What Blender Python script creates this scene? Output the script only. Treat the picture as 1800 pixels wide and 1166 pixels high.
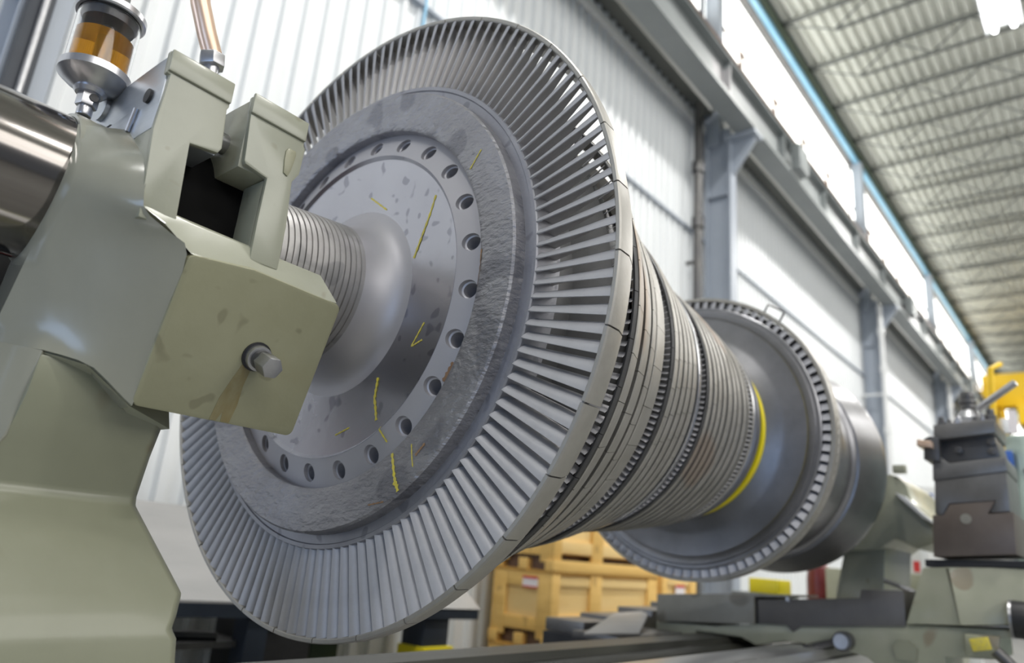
import bpy, bmesh, math, random
from mathutils import Vector, Matrix
from math import sin, cos, pi, radians as R, hypot, atan2
random.seed(7)
sc = bpy.context.scene
for o in list(bpy.data.objects): bpy.data.objects.remove(o)
COL = sc.collection

# ------------------------------------------------------------------ camera, world, exposure
# origin = camera; x runs along the rotor, y towards the white wall, z up; floor at -1.5
YAW, PIT, ROL, FPX = 0.70280775, 0.29337128, 0.08307175, 1282.32
f_ = Vector((cos(PIT)*cos(YAW), cos(PIT)*sin(YAW), sin(PIT)))
r_ = Vector((sin(YAW), -cos(YAW), 0)); u_ = r_.cross(f_)
r2 = cos(ROL)*r_ + sin(ROL)*u_; u2 = -sin(ROL)*r_ + cos(ROL)*u_
cd = bpy.data.cameras.new('camera'); cam = bpy.data.objects.new('camera', cd); COL.objects.link(cam)
cam.matrix_world = Matrix(((r2.x, u2.x, -f_.x, 0), (r2.y, u2.y, -f_.y, 0), (r2.z, u2.z, -f_.z, 0), (0, 0, 0, 1)))
cd.sensor_fit = 'HORIZONTAL'; cd.sensor_width = 36; cd.lens = FPX*36/1800
cd.clip_start = .02; cd.clip_end = 500
cd.dof.use_dof = True; cd.dof.focus_distance = 1.85; cd.dof.aperture_fstop = 1.55
sc.camera = cam
w = bpy.data.worlds.new('world'); sc.world = w; w.use_nodes = True
bg = w.node_tree.nodes['Background']; bg.inputs[0].default_value = (.80, .88, 1, 1); bg.inputs[1].default_value = .22
sc.view_settings.view_transform = 'Standard'; sc.view_settings.look = 'None'
sc.view_settings.exposure = 0.07; sc.view_settings.gamma = 1; sc.view_settings.use_curve_mapping = False

def area(name, loc, target, sx, sy, energy, color):
    l = bpy.data.lights.new(name, 'AREA'); l.shape = 'RECTANGLE'; l.size = sx; l.size_y = sy; l.energy = energy; l.color = color
    o = bpy.data.objects.new(name, l); COL.objects.link(o); o.location = loc
    o.rotation_euler = (Vector(target)-Vector(loc)).to_track_quat('-Z', 'Y').to_euler()
    return o
# blue area lights added for cool reflections, then daylight from the glazing opposite
area('low_blue_fill', (-8, -2.8, -.1), (2, 1.2, .1), 4, 2.7, 130, (.42, .62, 1))
area('side_blue_fill', (-5, 4.5, .4), (1.5, 1.6, .3), 3, 3.6, 130, (.55, .70, 1))
area('front_glazing_daylight', (4, -14, 8), (4, 2, 1), 26, 5, 1800, (1, .98, .94))

# ------------------------------------------------------------------ materials
def mat(name, c, rough=.5, metal=0, c2=None, nscale=6, stretch=None, bump=0, bscale=60, coat=0, spots=None, sscale=14, sth=.66, rvar=0, emit=None, estr=0, trans=0, ior=1.45, detail=5):
    m = bpy.data.materials.new(name); m.use_nodes = True; nt = m.node_tree; b = nt.nodes['Principled BSDF']; N = nt.nodes.new; L = nt.links.new
    b.inputs['Base Color'].default_value = (*c, 1); b.inputs['Roughness'].default_value = rough; b.inputs['Metallic'].default_value = metal
    if coat: b.inputs['Coat Weight'].default_value = coat; b.inputs['Coat Roughness'].default_value = .12
    if trans: b.inputs['Transmission Weight'].default_value = trans; b.inputs['IOR'].default_value = ior
    if emit: b.inputs['Emission Color'].default_value = (*emit, 1); b.inputs['Emission Strength'].default_value = estr
    tc = N('ShaderNodeTexCoord'); mp = N('ShaderNodeMapping'); L(tc.outputs['Object'], mp.inputs[0])
    if stretch: mp.inputs['Scale'].default_value = stretch
    last = None
    if c2:
        n = N('ShaderNodeTexNoise'); n.inputs['Scale'].default_value = nscale; n.inputs['Detail'].default_value = detail; n.inputs['Roughness'].default_value = .6; L(mp.outputs[0], n.inputs['Vector'])
        rp = N('ShaderNodeValToRGB'); rp.color_ramp.elements[0].position = .32; rp.color_ramp.elements[1].position = .7
        rp.color_ramp.elements[0].color = (*c, 1); rp.color_ramp.elements[1].color = (*c2, 1); L(n.outputs['Fac'], rp.inputs[0]); last = rp.outputs[0]
        if rvar:
            mr = N('ShaderNodeMapRange'); mr.inputs['To Min'].default_value = rough-rvar; mr.inputs['To Max'].default_value = rough+rvar; L(n.outputs['Fac'], mr.inputs[0]); L(mr.outputs[0], b.inputs['Roughness'])
    if spots:
        n = N('ShaderNodeTexNoise'); n.inputs['Scale'].default_value = sscale; n.inputs['Detail'].default_value = .3; L(tc.outputs['Object'], n.inputs['Vector'])
        rp = N('ShaderNodeValToRGB'); rp.color_ramp.elements[0].position = sth; rp.color_ramp.elements[1].position = sth+.05
        rp.color_ramp.elements[0].color = (0, 0, 0, 1); rp.color_ramp.elements[1].color = (.6, .6, .6, 1); L(n.outputs['Fac'], rp.inputs[0])
        mx = N('ShaderNodeMix'); mx.data_type = 'RGBA'; L(rp.outputs[0], mx.inputs['Factor'])
        if last: L(last, mx.inputs['A'])
        else: mx.inputs['A'].default_value = (*c, 1)
        mx.inputs['B'].default_value = (*spots, 1); last = mx.outputs['Result']
    if last: L(last, b.inputs['Base Color'])
    if bump:
        n = N('ShaderNodeTexNoise'); n.inputs['Scale'].default_value = bscale; n.inputs['Detail'].default_value = 4; L(mp.outputs[0], n.inputs['Vector'])
        bp = N('ShaderNodeBump'); bp.inputs['Strength'].default_value = bump; bp.inputs['Distance'].default_value = .01; L(n.outputs['Fac'], bp.inputs['Height']); L(bp.outputs[0], b.inputs['Normal'])
    return m
M = {}
M['disc'] = mat('blasted_disc_steel', (.27, .27, .295), .46, .65, c2=(.36, .36, .385), nscale=5, bump=.12, bscale=90, spots=(.15, .15, .17), sscale=20, sth=.68)
M['web'] = mat('ground_web_steel', (.46, .46, .50), .26, .9, c2=(.40, .40, .44), nscale=3, bump=.03, bscale=20, spots=(.20, .20, .24), sscale=26, sth=.68, rvar=.05)
M['pale'] = mat('pale_blasted_steel', (.44, .43, .45), .5, .5, c2=(.46, .45, .47), nscale=9)
M['crane_yellow'] = mat('crane_yellow_paint', (.88, .56, .008), .45, 0, c2=(.82, .52, .008), nscale=1)
M['rough'] = mat('scalloped_flange_steel', (.29, .285, .30), .45, .7, c2=(.37, .365, .38), nscale=5, bump=1.0, bscale=26, spots=(.18, .18, .20), sscale=9, sth=.62, stretch=(1, 1.2, 2.6))
M['blade'] = mat('blasted_blade_steel', (.40, .395, .405), .52, .35, c2=(.49, .485, .495), nscale=7, bump=.06, bscale=120, spots=(.30, .30, .32), sscale=9, sth=.62)
M['blade_dark'] = mat('gap_shaded_blade_steel', (.20, .20, .205), .5, .4, c2=(.26, .26, .265), nscale=8)  # blade steel darkened to carry the shade of the ring gaps
M['shroud'] = mat('shroud_steel', (.33, .315, .285), .45, .6, c2=(.42, .405, .375), nscale=7, bump=.05, spots=(.34, .26, .20), sscale=3, sth=.66)
M['vane'] = mat('lightened_vane_steel', (.58, .57, .59), .5, .2, c2=(.66, .65, .67), nscale=8)  # blade steel lightened to offset the shadow in the recesses
M['core'] = mat('shaded_core_steel', (.06, .06, .062), .5, .5, c2=(.09, .09, .092), nscale=8)  # near-black, with the shade of the slots put into the colour
M['bright_ring'] = mat('bright_steel', (.62, .62, .64), .25, .9, c2=(.5, .5, .52))
M['polish'] = mat('polished_journal_steel', (.26, .245, .23), .14, 1, c2=(.18, .165, .155), nscale=3, stretch=(.3, 6, 6), rvar=.06)
M['laby'] = mat('blasted_shaft_steel', (.30, .29, .285), .45, .6, c2=(.38, .37, .36), nscale=10, bump=.08, spots=(.2, .2, .2), sscale=12)
M['wheel'] = mat('dark_wheel_steel', (.20, .20, .21), .36, .8, c2=(.27, .27, .285), nscale=4, bump=.05)
M['yellow'] = mat('yellow_paint', (.86, .72, .01), .4, 0, c2=(.80, .66, .01), nscale=6)
M['chalk'] = mat('yellow_marker', (.72, .60, .05), .7, 0, c2=(.55, .47, .12), nscale=60)
M['rust'] = mat('rust_stain', (.26, .15, .08), .7, 0, c2=(.35, .22, .12), nscale=30)
M['green'] = mat('grey_green_enamel', (.29, .295, .225), .30, 0, c2=(.33, .335, .26), nscale=3, bump=.10, bscale=14, coat=.25, spots=(.22, .21, .14), sscale=20, sth=.74)
M['green_gloss'] = mat('glossy_grey_green_enamel', (.255, .255, .205), .22, 0, c2=(.295, .295, .24), nscale=3, bump=.12, bscale=9, coat=.5, stretch=(1, 1, .5))
M['pad'] = mat('worn_green_enamel', (.24, .235, .145), .42, 0, c2=(.28, .275, .18), nscale=4, bump=.08, bscale=30, coat=.1, spots=(.16, .15, .09), sscale=22, sth=.7)
M['olive'] = mat('dirty_shaded_green_enamel', (.215, .22, .15), .38, 0, c2=(.25, .255, .18), nscale=2.5, bump=.10, bscale=14, coat=.2, spots=(.17, .14, .08), sscale=9, sth=.72)  # same green enamel, darkened for dirt and for shade low on the pedestal
M['machined'] = mat('machined_steel', (.52, .55, .59), .36, .8, c2=(.40, .43, .47), nscale=4, stretch=(1, .4, 6), bump=.05)
M['bolt'] = mat('zinc_bolt_steel', (.45, .45, .46), .35, .9, c2=(.36, .36, .37), nscale=20)
M['darkmetal'] = mat('dark_steel', (.10, .10, .105), .4, .7, c2=(.15, .145, .14), nscale=6)
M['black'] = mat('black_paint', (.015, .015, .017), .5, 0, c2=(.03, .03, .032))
M['bore_shade'] = mat('shade_black_bore', (.008, .008, .008), 1.0, 0); M['bore_shade'].node_tree.nodes['Principled BSDF'].inputs['Specular IOR Level'].default_value = .05  # flat black painted in for the shade inside the clamp
M['navy'] = mat('dark_navy_paint', (.012, .018, .03), .45, 0, c2=(.02, .028, .042), nscale=4)
M['rail'] = mat('oily_bed_way_steel', (.05, .05, .042), .45, .3, c2=(.075, .075, .062), nscale=3, stretch=(.4, 3, 3))
M['rail_bright'] = mat('bright_bed_way_steel', (.62, .62, .63), .3, .85, c2=(.50, .50, .51), nscale=3, stretch=(.4, 3, 3))
M['slide'] = mat('grimy_slide_steel', (.25, .24, .205), .45, .2, c2=(.31, .30, .26), nscale=5, spots=(.13, .11, .08), sscale=5, sth=.6)
M['slide_dark'] = mat('dark_oiled_slide_steel', (.105, .10, .097), .4, .3, c2=(.14, .133, .128), nscale=4)
M['brown'] = mat('brown_oiled_cast_iron', (.13, .105, .09), .42, .4, c2=(.17, .14, .12), nscale=5)
M['toolsteel'] = mat('grey_toolpost_steel', (.17, .165, .16), .38, .6, c2=(.23, .225, .22), nscale=6)
M['carriage'] = mat('carriage_green_enamel', (.33, .34, .25), .4, 0, c2=(.39, .39, .30), nscale=5, coat=.15, spots=(.22, .16, .10), sscale=6, sth=.68)
M['wall'] = mat('white_wall_sheet', (.78, .80, .81), .45, 0, c2=(.82, .84, .845), nscale=.6)
M['wallgrey'] = mat('shaded_upper_wall_sheet', (.16, .165, .155), .6, 0, c2=(.20, .205, .19), nscale=1)  # sheet colour darkened for the shadow behind the crane beam
M['roof'] = mat('roof_deck_sheet', (.84, .85, .79), .5, .0, c2=(.88, .89, .83), nscale=.5)
M['joist'] = mat('joist_paint', (.20, .21, .20), .5, .1, c2=(.25, .26, .245))
M['column'] = mat('blue_grey_column_paint', (.35, .39, .45), .45, 0, c2=(.39, .43, .49), nscale=1.5)
M['beam'] = mat('grey_crane_beam_paint', (.24, .26, .26), .45, 0, c2=(.29, .31, .31), nscale=1.2, spots=(.55, .52, .53), sscale=.9, sth=.73)
M['rusty'] = mat('rusty_steel', (.20, .12, .08), .7, .1, c2=(.13, .09, .07), nscale=3)
M['floor'] = mat('concrete_floor', (.17, .17, .165), .5, 0, c2=(.23, .23, .22), nscale=1.5, bump=.05)
M['glass_lit'] = mat('daylit_glazing', (.9, .93, .9), .4, 0, emit=(1, 1, .95), estr=2.8)
M['blue'] = mat('sky_blue_paint', (.22, .50, .72), .4, 0, c2=(.36, .62, .80), nscale=1.2)
M['tube'] = mat('lit_tube', (1, 1, 1), .4, 0, emit=(.97, .98, 1), estr=8)
M['white'] = mat('white_paint', (.78, .79, .79), .4, 0, c2=(.72, .73, .73))
M['wood'] = mat('pine_board', (.88, .58, .19), .6, 0, c2=(.76, .47, .13), nscale=3, stretch=(.6, .6, 6), bump=.05, spots=(.42, .24, .07), sscale=6, sth=.72)
M['woodp'] = mat('pale_plywood', (.90, .66, .30), .6, 0, c2=(.84, .58, .23), nscale=2.5, stretch=(.5, .5, 3))
M['wood_dark'] = mat('amber_pallet_board', (.62, .34, .07), .6, 0, c2=(.52, .28, .06), nscale=3)
M['red'] = mat('red_print', (.62, .05, .05), .5); M['label'] = mat('white_label', (.85, .80, .82), .5)
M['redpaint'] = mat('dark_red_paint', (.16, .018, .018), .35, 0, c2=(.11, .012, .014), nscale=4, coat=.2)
M['benchtop'] = mat('worn_grey_sheet', (.36, .355, .35), .4, .3, c2=(.44, .43, .42), nscale=2, stretch=(.5, 2, 2), spots=(.2, .19, .18), sscale=5, sth=.78)
M['teal'] = mat('pale_teal_cabinet_paint', (.38, .47, .42), .4, 0, c2=(.42, .51, .46), nscale=2)
M['bluep'] = mat('blue_plastic', (.04, .12, .42), .4); M['copper'] = mat('tan_copper_tube', (.72, .50, .36), .3, .5, c2=(.80, .60, .46), nscale=5)
M['glass'] = mat('clear_glass', (1, 1, 1), .02, 0, trans=1, ior=1.3); M['oil'] = mat('amber_oil', (.60, .27, .01), .08, 0, trans=.7, ior=1.35)
M['drab'] = mat('dark_green_paint', (.05, .075, .045), .6)
M['silver'] = mat('satin_aluminium', (.55, .55, .57), .3, .9, c2=(.48, .48, .50), nscale=15)

# ------------------------------------------------------------------ mesh helpers
ROOTLOC = {}
class MB:
    def __init__(s): s.v = []; s.f = []
    def add(s, v, f): b = len(s.v); s.v += [tuple(p) for p in v]; s.f += [tuple(i+b for i in q) for q in f]; return s
    def box(s, x0, x1, y0, y1, z0, z1):
        return s.add([(x, y, z) for x in (x0, x1) for y in (y0, y1) for z in (z0, z1)], [(0, 1, 3, 2), (4, 6, 7, 5), (0, 4, 5, 1), (2, 3, 7, 6), (0, 2, 6, 4), (1, 5, 7, 3)])
    def loft(s, A, B, caps=True):
        n = len(A); return s.add(list(A)+list(B), [(i, (i+1) % n, n+(i+1) % n, n+i) for i in range(n)]+([tuple(range(n))[::-1], tuple(range(n, 2*n))] if caps else []))
    def prx(s, P, x0, x1): return s.loft([(x0, y, z) for y, z in P], [(x1, y, z) for y, z in P])
    def pry(s, P, y0, y1): return s.loft([(x, y0, z) for x, z in P], [(x, y1, z) for x, z in P])
    def prz(s, P, z0, z1): return s.loft([(x, y, z0) for x, y in P], [(x, y, z1) for x, y in P])
    def cyl(s, a, b, r0, r1=None, n=24, ph=0, caps=True):
        a = Vector(a); b = Vector(b); r1 = r0 if r1 is None else r1; d = (b-a).normalized()
        p = d.orthogonal().normalized(); q = d.cross(p)
        ring = lambda c, r: [c+r*(cos(2*pi*k/n+ph)*p+sin(2*pi*k/n+ph)*q) for k in range(n)]
        return s.loft(ring(a, r0), ring(b, r1), caps)
    def tube(s, P, r, n=10):
        P = [Vector(p) for p in P]; rings = []; up = None
        for i, p in enumerate(P):
            d = (P[min(i+1, len(P)-1)]-P[max(i-1, 0)]).normalized()
            a = d.orthogonal().normalized() if up is None else (up-d*up.dot(d)).normalized(); up = a; q = d.cross(a)
            rings.append([p+r*(cos(2*pi*k/n)*a+sin(2*pi*k/n)*q) for k in range(n)])
        v = [p for g in rings for p in g]; f = [(i*n+k, i*n+(k+1) % n, (i+1)*n+(k+1) % n, (i+1)*n+k) for i in range(len(P)-1) for k in range(n)]
        return s.add(v, f+[tuple(range(n))[::-1], tuple(range((len(P)-1)*n, len(P)*n))])
    def rev(s, prof, n=180, axis='x', c=(0, 0, 0), a0=0, a1=2*pi, close=False):
        full = abs(a1-a0-2*pi) < 1e-6; m = n if full else n+1; v = []
        for k in range(m):
            t = a0+(a1-a0)*k/n
            for (h, r) in prof:
                v.append((h+c[0], c[1]-r*cos(t), c[2]+r*sin(t)) if axis == 'x' else (c[0]+r*cos(t), c[1]+r*sin(t), c[2]+h))
        L = len(prof); f = []
        for k in range(n):
            k2 = (k+1) % m
            for i in range(L if close else L-1): j = (i+1) % L; f.append((k*L+i, k*L+j, k2*L+j, k2*L+i))
        if close and not full: f += [tuple(range(L)), tuple(range((m-1)*L, m*L))]
        return s.add(v, f)
    def sheet(s, P, t, nrm):      # planar polygon thickened along nrm
        n = Vector(nrm).normalized()*t; return s.loft([Vector(p) for p in P], [Vector(p)+n for p in P])
    def build(s, name, m, parent=None, bevel=0, sharp=32, loc=None, segs=2, merge=0):
        bm = bmesh.new(); vs = [bm.verts.new(p) for p in s.v]; bm.verts.ensure_lookup_table()
        for q in s.f:
            try: bm.faces.new([vs[i] for i in q])
            except ValueError: pass
        if merge: bmesh.ops.remove_doubles(bm, verts=bm.verts, dist=merge)
        bmesh.ops.recalc_face_normals(bm, faces=bm.faces)
        if bevel:
            ed = [e for e in bm.edges if len(e.link_faces) == 2 and e.calc_face_angle(0) > R(25)]
            bmesh.ops.bevel(bm, geom=ed, offset=bevel, segments=segs, affect='EDGES', profile=.6, clamp_overlap=True)
        if parent is not None:
            root = parent
            while root.parent: root = root.parent
            L = ROOTLOC[root.name]
        elif loc is not None: L = Vector(loc)
        else:
            xs = [p.co for p in bm.verts]; L = Vector(((min(p.x for p in xs)+max(p.x for p in xs))/2, (min(p.y for p in xs)+max(p.y for p in xs))/2, min(p.z for p in xs)))
        for vv in bm.verts: vv.co -= L
        for fc in bm.faces: fc.smooth = True
        for e in bm.edges:
            if len(e.link_faces) != 2 or e.calc_face_angle(0) > R(sharp): e.smooth = False
        me = bpy.data.meshes.new(name); bm.to_mesh(me); bm.free(); me.materials.append(m)
        o = bpy.data.objects.new(name, me); COL.objects.link(o)
        if parent is not None: o.parent = parent
        else: o.location = L; ROOTLOC[o.name] = L
        return o
def thing(name, label, cat, loc, group=None):
    o = bpy.data.objects.new(name, None); COL.objects.link(o); o.location = loc; o.empty_display_size = .1; ROOTLOC[o.name] = Vector(loc)
    return tag(o, label, cat, group)
def tag(o, label, cat, group=None):
    o['label'] = label; o['category'] = cat
    if group: o['group'] = group
    return o
def struct(o): o['kind'] = 'structure'; return o

# ------------------------------------------------------------------ the hall
FZ = -1.5
struct(MB().box(-14, 75, -22, 4.95, FZ-.2, FZ).build('floor', M['floor']))
YW = 4.95
# ribbed white wall sheet
def ribbed(x0, x1, z0, z1, pitch, y, d, mat_, name):
    mb = MB(); P = []; x = x0
    while x < x1:
        P += [(x, y), (x+pitch*.52, y), (x+pitch*.62, y-d), (x+pitch*.90, y-d)]; x += pitch
    P.append((x, y)); n = len(P)
    v = [(a, b, z0) for a, b in P]+[(a, b, z1) for a, b in P]
    v += [(x0, y+.12, z0), (P[-1][0], y+.12, z0), (x0, y+.12, z1), (P[-1][0], y+.12, z1)]
    f = [(i, i+1, n+i+1, n+i) for i in range(n-1)]+[(2*n, 2*n+1, 2*n+3, 2*n+2)]
    return struct(mb.add(v, f).build(name, mat_, sharp=20))
ribbed(-12, 75, FZ, 7.6, .20, YW, .045, M['wall'], 'wall_back')
ribbed(-12, 75, 7.6, 9.75, .20, YW+.05, .045, M['wallgrey'], 'wall_back_upper')
struct(MB().box(-12, 75, 4.84, 4.93, 7.28, 7.40).build('trim_1', M['white']))
struct(MB().box(-12, 75, 4.86, 4.93, 5.22, 5.26).build('trim_2', M['column']))
struct(MB().box(-12, 75, 4.70, 4.93, 7.62, 7.95).build('trim_3', M['wallgrey']))
struct(MB().box(-12, 75, 4.80, 5.05, 11.50, 12.0).build('trim_4', M['darkmetal']))
# clerestory glazing with frames, split at the columns
CX = [.75, 10.5, 20.27, 30.04, 39.8, 49.6, 59.4]
for i in range(-1, len(CX)):
    a = CX[i]+.25 if i >= 0 else -9; b = CX[i+1] if i+1 < len(CX) else 70
    g = struct(MB().box(a, b, 4.97, 4.99, 9.7, 11.50).build('window_%d' % (i+2), M['glass_lit']))
    fr = MB(); fr.box(a, b, 4.90, 4.97, 9.66, 9.74)
    k = a+1.6
    while k < b-.5: fr.box(k, k+.07, 4.92, 4.97, 9.7, 10.25); k += 1.9
    fr.box(a, b, 4.93, 4.97, 10.22, 10.27)
    fr.build('window_frame', M['rusty'], g)
struct(MB().box(-12, 75, 4.66, 4.80, 11.52, 11.80).build('trim_5', M['blue'], bevel=.02))
struct(MB().box(-12, 75, 4.58, 4.655, 11.60, 11.80).build('trim_6', M['drab']))
# roof deck: ribs along x
mb = MB(); P = []; y = 4.95
zr = lambda yy: 12.0+(4.95-yy)*.012
while y > -20:
    p = .22; P += [(y, zr(y)), (y-p*.55, zr(y)), (y-p*.68, zr(y)-.10), (y-p*.88, zr(y)-.10)]; y -= p
n = len(P)
mb.add([(-12, a, b) for a, b in P]+[(75, a, b) for a, b in P]+[(-12, 4.95, 12.4), (75, 4.95, 12.4), (-12, y, 12.6), (75, y, 12.6)], [(i, i+1, n+i+1, n+i) for i in range(n-1)]+[(2*n, 2*n+1, 2*n+3, 2*n+2)])
struct(mb.build('ceiling', M['roof'], sharp=20))
# open-web joists
for k in range(-4, 28):
    x = 13.98+1.88*k; mb = MB(); zt = 11.84
    mb.box(x-.05, x+.05, -19.5, 4.78, zt, zt+.06)
    mb.box(x-.035, x+.035, -18.6, 3.5, zt-.62, zt-.57)
    yy = 3.5; s = 1
    while yy > -18:
        mb.tube([(x, yy, zt-.58 if s > 0 else zt), (x, yy-.75, zt if s > 0 else zt-.58)], .022, 4); yy -= .75; s = -s
    mb.tube([(x, 4.6, zt), (x, 3.5, zt-.58)], .022, 4)
    struct(mb.build('roof_joist', M['joist'], merge=0))
# columns: deep H sections, with bracket head under the crane beam
for i, x in enumerate(CX[:6]):
    mb = MB(); mb.box(x, x+.24, 4.40, 4.44, FZ, 7.0); mb.box(x, x+.24, 4.82, 4.86, FZ, 11.5); mb.box(x+.10, x+.14, 4.44, 4.82, FZ, 7.3)
    mb.box(x+.02, x+.22, 4.60, 4.84, 7.0, 11.55)
    mb.prx([(4.44, 6.3), (4.44, 7.0), (4.02, 7.0), (4.02, 6.9)], x+.09, x+.15)
    mb.box(x-.06, x+.30, 3.95, 4.5, 7.0, 7.06)
    for zz in (6.0, 3.0): mb.box(x+.01, x+.23, 4.44, 4.82, zz, zz+.03)
    struct(mb.build('steel_column', M['column'], sharp=20))
# crane runway beam + rail
t = thing('crane_runway_beam', 'long grey steel crane beam running under the bright clerestory windows', 'crane beam', (20, 4.12, 7.06))
mb = MB(); mb.box(-12, 75, 3.95, 4.30, 7.06, 7.14).box(-12, 75, 4.10, 4.14, 7.14, 7.76).box(-12, 75, 3.95, 4.30, 7.76, 7.82)
k = -10
while k < 74: mb.box(k, k+.03, 3.98, 4.10, 7.14, 7.76); k += 2.44
mb.build('beam', M['beam'], t)
MB().box(-12, 75, 3.93, 3.96, 7.80, 7.85).build('edge_strip', M['rusty'], t)
MB().box(-12, 75, 4.08, 4.16, 7.82, 7.93).build('rail', M['darkmetal'], t)
for j, x in enumerate((12.2, 21.4, 31.5)):
    o = tag(MB().box(x, x+.5, 3.78, 3.95, 7.15, 7.65).build('junction_box', M['beam'], bevel=.02),
            ['grey box fixed to the side of the crane beam just past the nearest full column', 'grey box on the crane beam side past the second column', 'small grey box on the crane beam side past the third column'][j], 'box', None)
# pipes on the columns
for j, (x, y, r, m, lab) in enumerate([(9.95, 4.72, .07, 'darkmetal', 'dark vertical conduit with couplings left of the nearest full column'), (20.02, 4.33, .06, 'white', 'white vertical pipe in front of the second column'), (29.75, 4.33, .06, 'white', 'white vertical pipe by the third column')]):
    t = thing('wall_pipe', lab, 'pipe', (x, y, FZ))
    MB().cyl((x, y, FZ), (x, y, 7.0 if j else 7.5), r, n=12).build('pipe', M[m], t)
    for z in (1.2, 3.6, 5.2, 6.2): MB().cyl((x, y, z), (x, y, z+.18), r*1.45, n=12).build('coupling', M[m], t)
    for z in (2.5, 4.6): MB().box(x-.03, x+.03, y, 4.92, z, z+.04).build('bracket', M[m], t)
# blue line hanging on the wall, dark seam
tag(MB().tube([(3.985, 4.86, 11.4), (3.97, 4.86, 6), (3.955, 4.86, 3.8)], .018, 6).build('blue_cord', M['blue']), 'thin blue cord hanging down the white ribbed wall above the bladed disc', 'cord')
# dark cable riser behind the oil cup
t = thing('cable_riser', 'dark cable riser beside the blue grey column at upper left', 'cable tray', (.83, 4.36, FZ))
MB().box(.765, .895, 4.33, 4.392, FZ, 6.1).build('tray', M['navy'], t, bevel=.01)
MB().cyl((.845, 4.31, FZ), (.845, 4.31, 6.1), .018, n=12).build('conduit', M['bolt'], t)
# hall lamps: twin tubes in a reflector
def lamp(x, y, lab, en=620):
    z = 10.5
    t = thing('ceiling_lamp', lab, 'lamp', (x, y, z), None)
    mb = MB().prx([(y-.32, z-.02), (y-.22, z+.12), (y+.22, z+.12), (y+.32, z-.02), (y+.30, z-.02), (y+.20, z+.10), (y-.20, z+.10), (y-.30, z-.02)], x-1.0, x+1.0)
    for s in (-.7, .7): mb.cyl((x+s, y, z+.12), (x+s, y, 11.25), .012, n=6)
    mb.build('reflector', M['white'], t)
    for s in (-.16, .16): MB().cyl((x-.95, y+s, z), (x+.95, y+s, z), .05, n=14).build('tube', M['tube'], t)
    l = bpy.data.lights.new('lamp_light', 'AREA'); l.shape = 'RECTANGLE'; l.size = 1.9; l.size_y = .5; l.energy = en; l.color = (1, .98, .95)
    o = bpy.data.objects.new('lamp_light', l); COL.objects.link(o); o.location = (0, 0, -.09); o.parent = t
lamp(13.8, .62, 'lit twin tube lamp hanging under the roof deck at upper right', 480)
for x in (-6, 4, 23, 33):
    for y in (.62, -7):
        lamp(x, y, 'lit twin tube lamp under the roof deck, %s' % {(-6, .62): 'behind the viewer over the wall bay', (-6, -7): 'behind the viewer over the open bay', (4, .62): 'above the bladed disc', (4, -7): 'over the open bay beside the disc', (23, -7): 'midway down the open bay', (23, .62): 'midway down the wall bay', (33, .62): 'far down the wall bay', (33, -7): 'far down the open bay'}[(x, y)], {-6: 280, 4: 400, 23: 650, 33: 750}[x])
# yellow bridge crane far down the hall
t = thing('bridge_crane', 'yellow overhead bridge crane far down the hall', 'crane', (40, 0, 7.6))
MB().box(39.6, 40.4, -18, 4.4, 8.2, 9.75).build('girder', M['crane_yellow'], t, bevel=.02)
MB().box(39.0, 41.2, 3.9, 4.45, 7.95, 8.9).build('end_carriage', M['crane_yellow'], t, bevel=.02)
MB().box(39.2, 40.6, -18, 3.1, 7.3, 8.2).build('walkway', M['crane_yellow'], t, bevel=.02)
MB().box(39.9, 40.1, 3.62, 3.85, 5.2, 8.2).build('mast', M['crane_yellow'], t)
# ------------------------------------------------------------------ the turbine rotor
AY, AZ = 1.83528, .71696
AXC = (0, AY, AZ)
def pol(x, r, th): return Vector((x, AY-r*cos(th), AZ+r*sin(th)))   # th = 0 faces the viewer's side, pi/2 is up
T = thing('turbine_rotor', 'large grey bladed steam turbine rotor lying across the lathe', 'turbine rotor', (1.36, AY, AZ))
# polished journal running out to the left, through the bearing
MB().rev([(-2.2, 0), (-2.2, .176), (.255, .176), (.26, .171), (.285, .171), (.29, .176), (.93, .176), (.93, 0)], 96, c=AXC).build('shaft_journal', M['polish'], T)
# grooved sealing length of the shaft
P = [(.92, .10), (.92, .19)]; x = .93
while x < 1.235:
    r = .197+(x-.93)*.085; q = .0015+.0018*random.random(); P += [(x, r), (x+.0125, r+.0010), (x+.0140, r-q), (x+.0165, r-q)]; x += .0180
P += [(1.24, .10)]
MB().rev(P, 128, c=AXC, close=True).build('grooved_shaft', M['laby'], T, sharp=25)
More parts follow.
